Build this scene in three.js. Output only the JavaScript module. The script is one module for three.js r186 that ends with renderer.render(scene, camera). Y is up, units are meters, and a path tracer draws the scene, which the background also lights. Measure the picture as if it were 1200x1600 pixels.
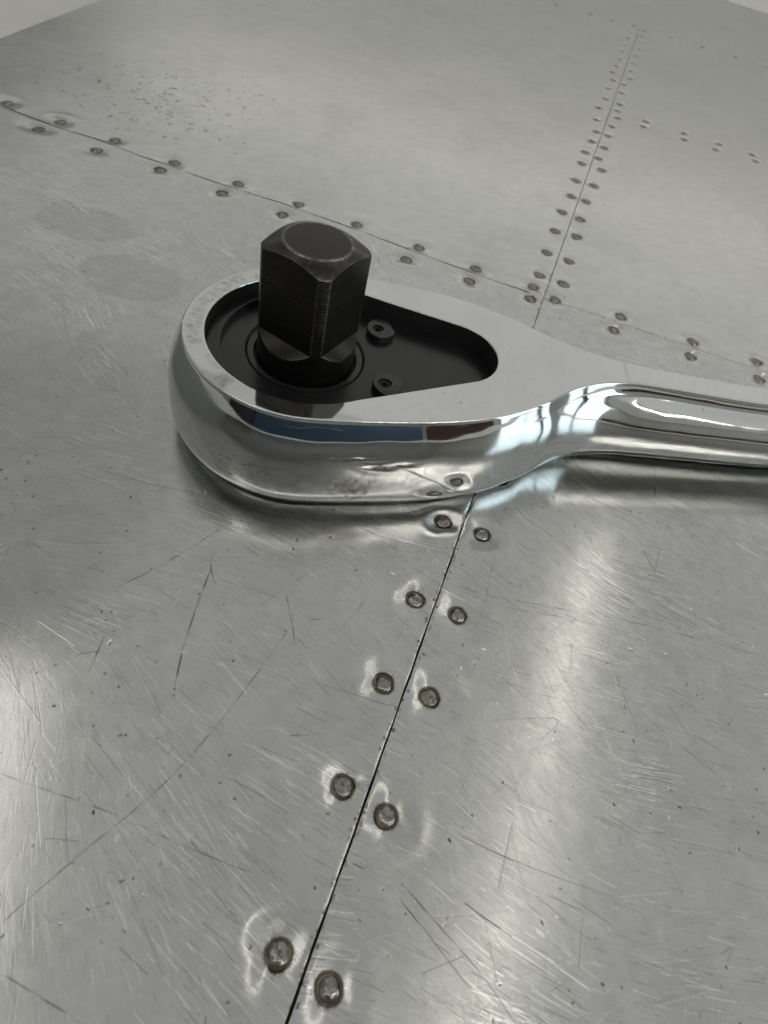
import * as THREE from 'three';
import { mergeGeometries, mergeVertices, toCreasedNormals } from 'three/addons/utils/BufferGeometryUtils.js';
import { RectAreaLightUniformsLib } from 'three/addons/lights/RectAreaLightUniformsLib.js';
import { RoundedBoxGeometry } from 'three/addons/geometries/RoundedBoxGeometry.js';

// ---------------------------------------------------------------- camera, exposure, light
const MM = 0.001, T = 19.2;                       // T: thickness of the wrench head in mm
const scene = new THREE.Scene();
const camera = new THREE.PerspectiveCamera(79.66, 0.75, 0.004, 30);
{
  const r = new THREE.Vector3(0.95500884, 0.18927297, -0.22832839), u = new THREE.Vector3(-0.29657733, 0.60947801, -0.7352404), f = new THREE.Vector3(0, -0.7698781, -0.63819096);
  camera.quaternion.setFromRotationMatrix(new THREE.Matrix4().makeBasis(r, u, f.clone().negate()));
  camera.position.set(20.733 * MM, (62.691 + T) * MM, 83.499 * MM);
  camera.focus = 0.098; camera.userData.fStop = 48;
}
const renderer = new THREE.WebGLRenderer({ antialias: true });
renderer.toneMapping = THREE.LinearToneMapping;
renderer.toneMappingExposure = 1.3;
renderer.shadowMap.enabled = true;
RectAreaLightUniformsLib.init();
scene.background = new THREE.Color(0, 0, 0);
const CEIL = 1.75, FLOOR = -0.92, PANEL_GLOW = 0.62, STRIP_GLOW = 3.1, WASH = 2.3;

// ---------------------------------------------------------------- small helpers
let seed = 12345;
const rnd = () => { seed = (seed * 1664525 + 1013904223) >>> 0; return seed / 4294967296; };
const rr = (a, b) => a + (b - a) * rnd();
const clamp = (x, a, b) => Math.min(b, Math.max(a, x));
const mix = (a, b, t) => a + (b - a) * t;
const sstep = (a, b, x) => { const t = clamp((x - a) / (b - a), 0, 1); return t * t * (3 - 2 * t); };
const V2 = (x, y) => new THREE.Vector2(x, y);
const used = {};
const numbered = n => { const k = used[n] = (used[n] ?? -1) + 1; return k ? `${n}_${String(k).padStart(3, '0')}` : n; };
function tag(o, label, category, group, kind) {
  if (label) o.userData.label = label;
  if (category) o.userData.category = category;
  if (group) o.userData.group = group;
  if (kind) o.userData.kind = kind;
  return o;
}
function group(name) { const g = new THREE.Group(); g.name = numbered(name); scene.add(g); return g; }
function part(name, geo, mat, parent) {
  const m = new THREE.Mesh(geo, mat); m.name = parent === scene ? numbered(name) : name;
  m.castShadow = m.receiveShadow = true; parent.add(m); return m;
}
// value noise that tiles with period p
function hash(x, y, s) { let h = (x * 374761393 + y * 668265263 + s * 974634777) | 0; h = Math.imul(h ^ (h >>> 13), 1274126177); return ((h ^ (h >>> 16)) >>> 0) / 4294967296; }
function vnoise(x, y, p, s) {
  const xi = Math.floor(x), yi = Math.floor(y); let fx = x - xi, fy = y - yi;
  fx = fx * fx * (3 - 2 * fx); fy = fy * fy * (3 - 2 * fy);
  const w = k => ((k % p) + p) % p, x0 = w(xi), x1 = w(xi + 1), y0 = w(yi), y1 = w(yi + 1);
  return mix(mix(hash(x0, y0, s), hash(x1, y0, s), fx), mix(hash(x0, y1, s), hash(x1, y1, s), fx), fy);
}
function fbm(u, v, p, oct, s) { let a = 0, k = 0.5, n = 0; for (let o = 0; o < oct; o++) { a += k * vnoise(u * p, v * p, p, s + o); n += k; k *= 0.55; p *= 2; } return a / n; }
function canvas(w, h) { const c = document.createElement('canvas'); c.width = w; c.height = h; return [c, c.getContext('2d')]; }
// fills a canvas from f(u, v) -> grey or [r, g, b], 0..255; v runs down
function fill(ctx, w, h, f) {
  const im = ctx.createImageData(w, h), d = im.data;
  for (let j = 0, k = 0; j < h; j++) for (let i = 0; i < w; i++, k += 4) {
    const c = f(i / w, j / h);
    if (c.length) { d[k] = c[0]; d[k + 1] = c[1]; d[k + 2] = c[2]; } else d[k] = d[k + 1] = d[k + 2] = c;
    d[k + 3] = 255;
  }
  ctx.putImageData(im, 0, 0);
}
const made = new Map();
function tex(c, srgb, repeat, offset, wrap = THREE.RepeatWrapping) {
  if (!made.has(c)) made.set(c, new THREE.CanvasTexture(c));
  const t = made.get(c).clone(); t.needsUpdate = true; t.wrapS = t.wrapT = wrap;
  if (srgb) t.colorSpace = THREE.SRGBColorSpace;
  if (repeat) t.repeat.set(repeat[0], repeat[1]);
  if (offset) t.offset.set(offset[0], offset[1]);
  return t;
}

// ---------------------------------------------------------------- where the seams and rivets lie (mm)
const seamX = z => 36.2 - 0.1128 * z;
const rowPts = [[-160, -84.5], [-112, -82.6], [-97, -80.4], [-85, -80.6], [-72, -78.9], [-61, -78.2], [-45, -77], [-31, -77.2], [-8, -75.6], [8, -73.6], [24.5, -71.8], [44, -70.6], [66, -69.6], [88, -68.4], [103, -67.8], [300, -58]];
function rowZ(x) {
  let i = 0; while (i < rowPts.length - 2 && x > rowPts[i + 1][0]) i++;
  const [a, b] = [rowPts[i], rowPts[i + 1]];
  return mix(a[1], b[1], (x - a[0]) / (b[0] - a[0]));
}
const farZ = x => -417.9 - 0.078 * x;
const R_NEAR = [[24, 78.9], [26, 60.6], [27.9, 45.7], [29.6, 30.6], [31.2, 13.5], [30.2, 80.5], [32.3, 62.4], [34.7, 45.6], [36.6, 31.1], [38.3, 13.6], [32.8, -2.6], [34.4, -18.4], [36.2, -34], [38, -50], [40, -3], [41.7, -18.8], [43.5, -34.6], [45.2, -50.4]];
const R_ROW = [[-113.5, -85.4], [-97.1, -84.2], [-80.6, -83], [-62.7, -81.4], [-98.7, -76.5], [-81.5, -74.9], [-63.6, -74.9], [-43.9, -80.4], [-26.5, -79.7], [-9.4, -78.6], [-45.4, -73], [-28.3, -71.6], [8.5, -76.6], [24.8, -74.8], [41, -74.7], [6.7, -68.5], [24.1, -67.8], [40.7, -68.1], [47.3, -71.6], [65.5, -73.1], [85.5, -71.8], [103, -71.8], [63.5, -65.7], [84.1, -64.4], [102.5, -63.9], [119.5, -70.4], [120, -63]];
const R_SEAM = [[52.2, -171.8], [50.5, -154.2], [49.3, -139.7], [46.7, -125.3], [45.4, -110.6], [43.6, -95.6], [42.1, -81.4], [53.3, -184], [55.7, -197.5], [57.6, -210.5], [57.7, -225.6], [58.4, -242.8], [61.8, -258.4], [62.9, -275.9], [65.7, -292.7], [65.4, -306.2], [67.3, -320], [69.9, -336.6], [71.2, -354.9], [74.1, -372.6], [76, -391.4], [78, -409.4],
  [59.9, -171.3], [57.2, -154.4], [54.4, -139.3], [52.6, -124.1], [51.9, -111.3], [50.1, -94.5], [49.2, -80.6], [58.6, -181.9], [60.8, -194.8], [62.3, -209.8], [64.4, -223.2], [67, -236.5], [67.1, -246.7], [68.5, -257], [69.8, -275.4], [70.9, -291.2], [74.7, -304.8], [75.8, -319.1], [77.1, -336.1], [79.2, -354.6], [81.8, -372.6], [84, -391.4], [84.8, -407.3]];
const R_FAR = [[29.5, -419.6], [52.1, -423.7], [66.4, -424.8], [80.5, -428], [86.7, -422.8], [104.4, -427.1], [126.1, -427], [148.7, -429.9], [169.4, -429.5]];
const R_MID = [[80.2, -244.3], [78.7, -235.9], [98, -243.8], [97.3, -235.2], [114.1, -243.7], [111.4, -235], [129.4, -243.3], [129.6, -236]];
const rivets = [];
for (const [list, kind] of [[R_NEAR, 0], [R_ROW, 1], [R_SEAM, 2], [R_MID, 2], [R_FAR, 3]])
  for (const [x, z] of list) rivets.push({ x, z, kind, depth: [rr(0.36, 0.5), rr(0.3, 0.46), rr(0.2, 0.3), 0.2][kind], sig: [rr(2.3, 2.9), rr(2.0, 2.6), 1.6, 1.4][kind], ex: rr(-0.9, 0.9), ez: rr(-1.1, 0.3) });
rivets[0].depth = 0.6; rivets[0].sig = 2.9; rivets[5].depth = 0.45;
// height of the sheet: rivet dishes and a slight buckling
function sheetY(x, z) {
  let y = 0.05 * (Math.sin(x * 0.043 + 1.3 + 0.4 * Math.sin(z * 0.05)) * Math.cos(z * 0.051 + 0.6)) + 0.02 * Math.sin(x * 0.13 + z * 0.09);
  for (const r of rivets) {
    const dx = x - r.x, dz = z - r.z, d2 = dx * dx + dz * dz;
    if (d2 < 130) {
      const d = Math.sqrt(d2), s = r.sig, lump = 1 + 0.22 * Math.sin(Math.atan2(dz, dx) * 2 + r.x * 3.1) + 0.1 * Math.sin(Math.atan2(dz, dx) * 3 + r.z);
      y -= r.depth * Math.exp(-Math.pow(d / (s * lump), 2.6) * 0.75);
      y += r.depth * 0.14 * Math.exp(-((d - s * 1.75) ** 2) / 1.9) * (1 + 0.6 * Math.sin(Math.atan2(dz, dx) + r.x));
      y += 0.006 * Math.exp(-d2 / 14) * (Math.sin(x * 4.1 + 2 * Math.sin(z * 2.3)) + Math.sin(z * 4.7 + 1.7 * Math.sin(x * 2.9 + r.x)));
      y -= r.depth * 0.3 * Math.exp(-((dx - r.ex * 1.6) ** 2 + (dz - r.ez * 1.6) ** 2) / 2.2);
    }
  }
  return y;
}

// ---------------------------------------------------------------- textures of the aluminium sheets
// fine relief, one tile of 128 mm: swirls of hairline scratches, pits, a few deep scores
const [bumpC, bx] = canvas(2048, 2048);
fill(bx, 2048, 2048, (u, v) => 128 + 5 * (fbm(u, v, 64, 4, 5) - 0.5) + 1.6 * (hash(u * 2048, v * 2048, 3) - 0.5));
function arc(ctx, n, w, alpha, r0, r1, l0, l1, S) {
  for (let i = 0; i < n; i++) {
    const x = rnd() * S, y = rnd() * S, R = rr(r0, r1), len = rr(l0, l1) / R;
    // most sweeps turn about the same few wrists
    const base = 0.45 + 1.1 * (fbm(x / S, y / S, 3, 2, 9) - 0.5) * 2.6 + rr(-0.22, 0.22) + (rnd() < 0.3 ? rr(-1.6, 1.6) : 0);
    const dark = rnd() < 0.62;
    ctx.strokeStyle = dark ? `rgba(0,0,0,${alpha * rr(0.3, 1)})` : `rgba(255,255,255,${alpha * rr(0.2, 0.7)})`;
    ctx.lineWidth = w * rr(0.6, 1.4);
    const sgn = rnd() < 0.8 ? 1 : -1, a0 = base + Math.PI / 2 * sgn, cx = x - Math.cos(a0) * R, cy = y - Math.sin(a0) * R;
    for (const ox of [0, -S, S]) for (const oy of [0, -S, S]) {
      if (x + ox < -l1 || x + ox > S + l1 || y + oy < -l1 || y + oy > S + l1) continue;
      ctx.beginPath(); ctx.arc(cx + ox, cy + oy, R, a0 - len / 2, a0 + len / 2); ctx.stroke();
    }
  }
}
arc(bx, 11000, 1.0, 0.12, 800, 6000, 10, 110, 2048);
arc(bx, 2600, 1.2, 0.26, 800, 6000, 8, 90, 2048);
arc(bx, 200, 1.8, 0.4, 900, 8000, 30, 260, 2048);
for (let i = 0; i < 1500; i++) { bx.fillStyle = `rgba(0,0,0,${rr(0.1, 0.5)})`; bx.beginPath(); bx.ellipse(rnd() * 2048, rnd() * 2048, rr(0.8, 3), rr(0.6, 1.6), rnd() * 3, 0, 7); bx.fill(); }
// roughness, same size of tile but shifted
const [roughC, rx] = canvas(1024, 1024);
fill(rx, 1024, 1024, (u, v) => clamp(45 + 10 * (fbm(u, v, 5, 5, 21) - 0.5) * 2 + 16 * (fbm(u, v, 48, 3, 25) - 0.5), 20, 255));
arc(rx, 3000, 1.2, 0.1, 200, 1800, 20, 200, 1024);

const inside = (x, z, r) => rivets.filter(q => Math.abs(q.x - x) < r && Math.abs(q.z - z) < r);
// colour of the sheets: worn aluminium with specks, grime round the rivets, dark scores. x0, z0, size in mm
const SPOTS = [[-46.6, -26, 10, 8], [-65.5, -41, 11, 7], [-19, -13, 2.6, 2]];
function sheetColour(S, x0, z0, size, near, skip = () => false) {
  const [c, g] = canvas(S, S), k = S / size, X = x => (x - x0) * k, Z = z => (z - z0) * k;
  fill(g, S, S, (u, v) => {
    const a = fbm(u, v, near ? 9 : 16, 6, 31) - 0.5, b = fbm(u, v, near ? 90 : 220, 3, 37) - 0.5, m = fbm(u, v, near ? 16 : 40, 4, 41);
    const t = (near ? 184 : 190) + (near ? 8 : 9) * a + 14 * b - (near ? 5 : 6) * sstep(0.55, 0.8, m) + 7 * (hash(u * S, v * S, 7) - 0.5);
    const sx = x0 + u * size, sz = z0 + v * size; let spot = 0;   // dried drops with an outline of their own
    for (const [px, pz, pa, pb] of SPOTS) { const q = Math.hypot((sx - px) / pa, (sz - pz) / pb); if (q < 1.6) { const w = q + 0.5 * (fbm(u, v, 40, 3, 51) - 0.5); spot = Math.max(spot, 9 * sstep(1.1, 0.92, w) + 3 * Math.exp(-(((w - 0.98) / 0.05) ** 2))); } }
    return [t - spot, t + 1 - spot, t - 1 - spot * 0.95];
  });
  // hairline scratches, the bright ones glints painted into the colour, most of them in sweeps
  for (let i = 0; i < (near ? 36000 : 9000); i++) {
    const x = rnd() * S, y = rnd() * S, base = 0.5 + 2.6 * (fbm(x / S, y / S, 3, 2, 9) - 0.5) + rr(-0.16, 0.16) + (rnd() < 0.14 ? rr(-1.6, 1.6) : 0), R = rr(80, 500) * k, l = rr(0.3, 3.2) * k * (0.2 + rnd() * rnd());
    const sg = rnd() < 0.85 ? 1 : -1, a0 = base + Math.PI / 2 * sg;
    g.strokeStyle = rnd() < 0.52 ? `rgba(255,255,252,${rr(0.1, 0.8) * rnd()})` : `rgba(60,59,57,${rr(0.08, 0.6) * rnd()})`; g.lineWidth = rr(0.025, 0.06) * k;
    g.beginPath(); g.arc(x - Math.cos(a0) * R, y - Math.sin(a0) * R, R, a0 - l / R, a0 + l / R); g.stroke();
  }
  // rubbed patches: sheaves of near-parallel hairlines, dark ones and painted glints, bent along the same sweep
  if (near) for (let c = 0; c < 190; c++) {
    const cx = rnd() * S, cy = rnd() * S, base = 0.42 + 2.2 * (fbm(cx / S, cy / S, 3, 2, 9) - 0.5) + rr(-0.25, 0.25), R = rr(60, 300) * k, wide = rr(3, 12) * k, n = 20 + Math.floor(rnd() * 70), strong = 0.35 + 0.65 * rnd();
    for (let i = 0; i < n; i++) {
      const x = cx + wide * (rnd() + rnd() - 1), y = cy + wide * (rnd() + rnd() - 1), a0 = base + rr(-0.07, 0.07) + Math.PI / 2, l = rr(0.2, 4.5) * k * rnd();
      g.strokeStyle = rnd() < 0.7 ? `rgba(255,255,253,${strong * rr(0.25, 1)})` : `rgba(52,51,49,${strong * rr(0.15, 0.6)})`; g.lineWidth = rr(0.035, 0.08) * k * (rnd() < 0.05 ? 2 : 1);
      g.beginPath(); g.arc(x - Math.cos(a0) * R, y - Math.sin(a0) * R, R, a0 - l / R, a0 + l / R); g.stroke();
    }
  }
  // long thin sweeps
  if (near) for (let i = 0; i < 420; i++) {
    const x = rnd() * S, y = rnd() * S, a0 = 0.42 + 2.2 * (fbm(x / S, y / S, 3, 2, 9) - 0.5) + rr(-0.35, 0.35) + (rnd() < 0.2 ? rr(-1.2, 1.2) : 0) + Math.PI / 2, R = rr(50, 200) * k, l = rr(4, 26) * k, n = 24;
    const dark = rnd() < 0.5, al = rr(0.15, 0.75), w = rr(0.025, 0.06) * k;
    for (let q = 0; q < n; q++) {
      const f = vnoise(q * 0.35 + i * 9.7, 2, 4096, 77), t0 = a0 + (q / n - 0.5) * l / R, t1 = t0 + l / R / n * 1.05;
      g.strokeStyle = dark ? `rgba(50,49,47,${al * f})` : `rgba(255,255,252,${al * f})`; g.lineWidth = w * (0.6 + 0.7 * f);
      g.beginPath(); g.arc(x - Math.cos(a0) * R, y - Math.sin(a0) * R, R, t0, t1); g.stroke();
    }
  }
  if (near) for (let i = 0; i < 26000; i++) { g.fillStyle = rnd() < 0.55 ? `rgba(255,255,252,${0.5 * rnd() * rnd()})` : `rgba(50,49,46,${0.5 * rnd() * rnd()})`; const q = rr(0.02, 0.07) * k; g.fillRect(rnd() * S, rnd() * S, q * rr(1, 2), q); }  // fine specks; the pale ones paint sparkle into the colour
  // nicks with a bright lip
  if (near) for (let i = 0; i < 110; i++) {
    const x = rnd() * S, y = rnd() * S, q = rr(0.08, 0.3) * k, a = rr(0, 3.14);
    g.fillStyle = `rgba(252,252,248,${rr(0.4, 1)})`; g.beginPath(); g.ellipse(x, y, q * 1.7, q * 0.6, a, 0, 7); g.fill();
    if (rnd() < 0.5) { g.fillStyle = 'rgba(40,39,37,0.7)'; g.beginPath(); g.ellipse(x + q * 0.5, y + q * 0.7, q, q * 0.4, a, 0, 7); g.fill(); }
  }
  // specks and short marks
  for (let i = 0; i < (near ? 900 : 1500); i++) {
    g.fillStyle = `rgba(${38 + 30 * rnd()},${36 + 26 * rnd()},${32 + 20 * rnd()},${rr(0.15, 0.75)})`;
    g.beginPath(); g.ellipse(rnd() * S, rnd() * S, rr(0.08, 0.3) * k, rr(0.05, 0.16) * k, rnd() * 3.14, 0, 7); g.fill();
  }
  for (let i = 0; i < (near ? 190 : 330); i++) {
    const x = rnd() * S, y = rnd() * S, a = rr(-0.9, 0.9) + (rnd() < 0.5 ? 1.9 : 0), l = rr(0.6, near ? 9 : 8) * k * Math.pow(rnd(), 1.4);
    g.strokeStyle = `rgba(52,50,47,${rr(0.1, 0.5)})`; g.lineWidth = rr(0.05, 0.12) * k;
    g.beginPath(); g.moveTo(x, y); g.quadraticCurveTo(x + Math.cos(a) * l * 0.5 + rr(-0.1, 0.1) * l, y + Math.sin(a) * l * 0.5 + rr(-0.1, 0.1) * l, x + Math.cos(a) * l, y + Math.sin(a) * l); g.stroke();
  }
  // grime packed round each rivet, with a ragged outline
  for (const r of rivets) {
    if (skip(r)) continue;
    const R = [1.8, 1.85, 1.9, 2.3][r.kind];
    const off = rnd() * 6.28;
    g.fillStyle = 'rgba(66,60,50,0.8)'; g.beginPath(); g.arc(X(r.x), Z(r.z), 1.52 * k, 0, 7); g.fill();
    for (let i = 0; i < 700; i++) {
      const a = rnd() * 6.283, heavy = 0.6 + 0.4 * Math.sin(a + off), d = R * (0.78 + 0.14 * rnd() + 0.6 * rnd() * rnd() * rnd() * heavy), q = rr(0.03, 0.1) * k;
      g.fillStyle = `rgba(${52 + 22 * rnd()},${46 + 18 * rnd()},${36 + 14 * rnd()},${rr(0.05, r.kind === 3 ? 0.5 : 0.28) * (0.4 + 0.6 * heavy)})`;
      g.beginPath(); g.arc(X(r.x + Math.cos(a) * d), Z(r.z + Math.sin(a) * d), q, 0, 7); g.fill();
    }
    g.strokeStyle = 'rgba(38,33,26,0.75)'; g.lineWidth = (r.kind > 1 ? 0.46 : 0.28) * k; const ringR = (r.kind === 3 ? 1.9 : r.kind === 2 ? 1.62 : 1.5) * k, lw = g.lineWidth;
    for (let i = 0; i < 40; i++) {
      const a = i / 40 * 6.2832, f = vnoise(i * 0.3 + off * 7, 5, 4096, 12), sd = 0.55 + 0.45 * Math.sin(a + off);
      g.strokeStyle = `rgba(${34 + 20 * f},${30 + 16 * f},${24 + 12 * f},${clamp(0.15 + 0.9 * f * sd, 0, 0.85)})`; g.lineWidth = lw * (0.35 + 0.9 * f);
      g.beginPath(); g.arc(X(r.x), Z(r.z), ringR * (0.97 + 0.08 * f), a - 0.02, a + 0.18); g.stroke();
    }
  }
  // dirt along the seams
  for (let i = 0; i < 700; i++) {
    const alongRow = rnd() < 0.5, z = rr(-85, 92), x = rr(-140, 120), off = (rnd() - 0.5) * 1.1;
    const px = alongRow ? x : seamX(z) + off, pz = alongRow ? rowZ(x) + off * 0.8 : z;
    g.fillStyle = `rgba(58,50,38,${rr(0.1, 0.5)})`; g.beginPath(); g.ellipse(X(px), Z(pz), rr(0.06, 0.28) * k, rr(0.06, 0.4) * k, alongRow ? 1.5 : 0.1, 0, 7); g.fill();
  }
  const score = (pts, w, al) => {
    for (let p = 0; p < 3; p++) {
      const c = new THREE.SplineCurve(pts.map(([x, z]) => V2(x + (p ? rr(-0.15, 0.15) : 0), z + (p ? rr(-0.15, 0.15) : 0)))), L = c.getLength(), n = Math.ceil(L / 0.22), q = c.getSpacedPoints(n);
      for (let i = 0; i < n; i++) {
        const f = vnoise(i * 0.16, p * 3 + w * 50, 4096, 5), ends = Math.min(1, (i + 1) / 5, (n - i) / 5); if (p && f < 0.5) continue;
        g.strokeStyle = `rgba(36,34,32,${al * (p ? 0.35 : 1) * clamp(f * 1.5 - 0.1, 0.12, 1) * ends})`; g.lineWidth = w * k * (p ? 0.5 : 0.45 + 0.5 * f);
        g.beginPath(); g.moveTo(X(q[i].x + rr(-0.02, 0.02)), Z(q[i].y + rr(-0.02, 0.02))); g.lineTo(X(q[i + 1].x), Z(q[i + 1].y)); g.stroke();
      }
    }
  };
  if (near) {
    score([[-13.3, 44.3], [-10, 40.2], [-6, 33.8], [-3.4, 28.8]], 0.12, 0.7);
    score([[-1.8, 36.3], [-1, 43.8], [0, 50.3], [1.4, 55.8]], 0.16, 0.85); score([[-2.6, 33.6], [-1.9, 36.2], [0.2, 39]], 0.12, 0.7);
    score([[-4.4, 83.4], [-0.4, 76], [4.9, 66.9], [8.7, 56.8], [12.5, 42.4]], 0.1, 0.62);
    score([[-12.9, 70.5], [1.4, 71], [9.6, 71.9], [19.1, 72.6]], 0.08, 0.6);
    score([[40.6, 26], [51.4, 24.4], [66.9, 22.3], [88.3, 21.2]], 0.08, 0.55); score([[42, 27.4], [56, 25.4], [66, 24.6]], 0.06, 0.4);
    score([[36.1, 69.3], [41.2, 72.2], [46.2, 75.2], [50.6, 78.6]], 0.15, 0.6); score([[35.4, 70.4], [42.4, 74.9], [48.5, 79.1]], 0.15, 0.55);
    score([[10.1, 36.4], [13.2, 42.1], [14.2, 44.6]], 0.1, 0.7); score([[14.5, 39.5], [15.9, 39.3], [17, 38.6]], 0.09, 0.7);
    score([[22.1, 33.5], [19.9, 39.3]], 0.09, 0.6); score([[-2.1, 86.9], [7.6, 88.7]], 0.14, 0.5); score([[-10.7, 50.9], [-9.9, 56.9]], 0.16, 0.5);
    score([[50.8, 32], [40.2, 22.3]], 0.07, 0.4); score([[73, -23.1], [71.5, -15.6], [71.5, -6.6]], 0.08, 0.8); score([[44.2, 46.2], [53.5, 43.2], [50.9, 47.4]], 0.07, 0.5);
    score([[17, 56.8], [21.4, 55.3]], 0.09, 0.6); score([[40.9, 19.3], [40.6, 27.9]], 0.08, 0.6); score([[60.8, 28.7], [66.1, 41.8]], 0.07, 0.45); score([[12.1, 32], [6.9, 40.4]], 0.08, 0.5);
    score([[46, 70], [48.4, 76]], 0.07, 0.5); score([[58, 66], [57.5, 73]], 0.07, 0.45);
  }
  // dark flecks left of the far row
  if (!near) for (let i = 0; i < 260; i++) {
    const x = -84 + 40 * (rnd() + rnd() - 1), z = -120 + 36 * (rnd() + rnd() - 1);
    g.fillStyle = `rgba(60,59,56,${rr(0.12, 0.6)})`; g.beginPath(); g.ellipse(X(x), Z(z), rr(0.25, 1.0) * k, rr(0.15, 0.5) * k, rr(0, 3), 0, 7); g.fill();
  }
  return c;
}
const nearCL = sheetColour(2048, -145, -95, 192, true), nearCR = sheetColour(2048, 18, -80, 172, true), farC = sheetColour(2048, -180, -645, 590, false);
const uvRep = (size, x0, z1) => [[1 / (size * MM), 1 / (size * MM)], [-x0 / size, z1 / size]];
function sheetMat(c, size, x0, z1, shift, bump) {
  const [r, o] = uvRep(size, x0, z1);
  return new THREE.MeshStandardMaterial({
    color: new THREE.Color().setRGB(1, 1, 1), metalness: 1, roughness: 1,
    map: tex(c, true, r, o, THREE.MirroredRepeatWrapping), roughnessMap: tex(roughC, false, [1 / 0.151, 1 / 0.151], [shift * 0.7, shift * 0.3]),
    bumpMap: tex(bumpC, false, [1 / 0.128, 1 / 0.128], [shift, shift * 1.7]), bumpScale: bump,
  });
}
const BUMP = 40e-6;
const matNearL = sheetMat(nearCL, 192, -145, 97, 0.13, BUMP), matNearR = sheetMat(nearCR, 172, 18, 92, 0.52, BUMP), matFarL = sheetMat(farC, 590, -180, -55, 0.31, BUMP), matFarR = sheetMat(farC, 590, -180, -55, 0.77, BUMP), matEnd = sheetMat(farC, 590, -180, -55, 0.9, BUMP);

// ---------------------------------------------------------------- the room, seen only in what the metal mirrors
const paint = (r, g, b, rough = 0.9) => new THREE.MeshStandardMaterial({ color: new THREE.Color().setRGB(r, g, b), roughness: rough });
function slab(name, x0, x1, y0, y1, z0, z1, mat) {
  const m = part(name, new THREE.BoxGeometry(x1 - x0, y1 - y0, z1 - z0), mat, scene);
  m.position.set((x0 + x1) / 2, (y0 + y1) / 2, (z0 + z1) / 2); tag(m, null, null, null, 'structure'); return m;
}
const XL = -3.0, XR = 3.6, ZF = -4.2, ZN = 3.2;
slab('floor', XL, XR, FLOOR - 0.1, FLOOR, ZF, ZN, paint(0.42, 0.41, 0.38));
slab('ceiling', XL, XR, CEIL, CEIL + 0.1, ZF, ZN, paint(0.75, 0.75, 0.72));
slab('wall_far', XL, XR, FLOOR, CEIL, ZF - 0.1, ZF, paint(0.8, 0.8, 0.77));
slab('wall_near', XL, XR, FLOOR, CEIL, ZN, ZN + 0.1, paint(0.55, 0.55, 0.54));
slab('wall_left', XL - 0.1, XL, FLOOR, CEIL, ZF - 0.1, ZN + 0.1, paint(0.6, 0.62, 0.63));
slab('wall_right', XR, XR + 0.1, FLOOR, CEIL, ZF - 0.1, ZN + 0.1, paint(0.8, 0.8, 0.77));

function ceilingLight(x, z, w, d, glow, turn, label, colour = [1, 0.99, 0.965], drop = 0.03) {
  const g = group('ceiling_light'); g.position.set(x, CEIL - drop, z); g.rotation.y = turn; tag(g, label, 'light');
  const fr = 0.003, fm = paint(0.8, 0.8, 0.8, 0.5);
  part('housing', new RoundedBoxGeometry(w + 2 * fr, drop - 0.002, d + 2 * fr, 2, 0.004).translate(0, drop / 2 + 0.001, 0), fm, g);
  part('diffuser', new THREE.BoxGeometry(w, 0.004, d).translate(0, -0.003, 0), new THREE.MeshStandardMaterial({ color: 0x888888, roughness: 0.6, emissive: new THREE.Color().setRGB(...colour), emissiveIntensity: glow * 0.5 }), g);
  const l = new THREE.RectAreaLight(new THREE.Color().setRGB(...colour), glow, w, d); l.position.set(0, -0.008, 0); l.lookAt(l.position.clone().add(new THREE.Vector3(0, -1, 0))); g.add(l);
  return g;
}
const GLOW = [[0.26, 0.29, 0.29], [0.17, 0.235, 0.25], [0.14, 0.1, 0.14]];  // glow of the nine added panels, invented to give an even ceiling light
const WHERE = [['far left corner', 'far middle', 'far right corner'], ['left side, level with the wrench', 'middle, over the wrench', 'right side, level with the handle'], ['near left corner', 'near middle, over the cabinets', 'near right corner']];
for (let j = 0; j < 3; j++) for (let i = 0; i < 3; i++)
  ceilingLight(-1.83 + i * 2.128, -2.99 + j * 2.368, 2.12, 2.36, GLOW[j][i], 0, `added unseen ceiling panel for even soft light in the ${WHERE[j][i]}`);
ceilingLight(0.65, -0.58, 0.03, 1.9, STRIP_GLOW, -0.19, 'slim strip light whose streak shows on the lower right sheet', [1, 0.96, 0.86], 0.12);
for (let j = 0; j < 2; j++) for (let i = 0; i < 3; i++)
  ceilingLight(1.35 + 0.38 * i, 0.75 + 0.75 * j, 0.04, 0.6, 15, 0.05, `slim strip light behind the camera, ${['left', 'middle', 'right'][i]} of the ${['front', 'back'][j]} three`, [1, 0.96, 0.88], 0.12);
ceilingLight(0.15, 0.85, 2.0, 0.05, 5, 0.06, 'slim strip light running crosswise behind the camera, left of the six short ones', [1, 0.96, 0.88], 0.12);
ceilingLight(-0.68, 0.1, 0.3, 1.1, 0.75, 0.3, 'broad strip light to the left of the wrench, the only one on that side', [1, 0.97, 0.9], 0.12);
// added wall washer, made up to brighten the far wall; its back faces the bench
{
  const g = group('added_wall_washer'); tag(g, 'added unseen lamp trough under the ceiling that brightens the far wall', 'light'); g.position.set(0.3, CEIL - 0.07, ZF + 0.4); g.rotation.x = -0.7;
  part('housing', new RoundedBoxGeometry(5.6, 0.08, 0.03, 2, 0.006).translate(0, 0, 0.02), paint(0.85, 0.85, 0.85, 0.6), g);
  part('diffuser', new THREE.BoxGeometry(5.5, 0.06, 0.004), new THREE.MeshStandardMaterial({ color: 0x888888, roughness: 0.6, emissive: new THREE.Color().setRGB(1, 0.98, 0.93), emissiveIntensity: 2 }), g);
  const l = new THREE.RectAreaLight(new THREE.Color().setRGB(1, 0.98, 0.93), WASH * 2.6, 5.5, 0.06); l.position.z = -0.006; g.add(l);
}

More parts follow.
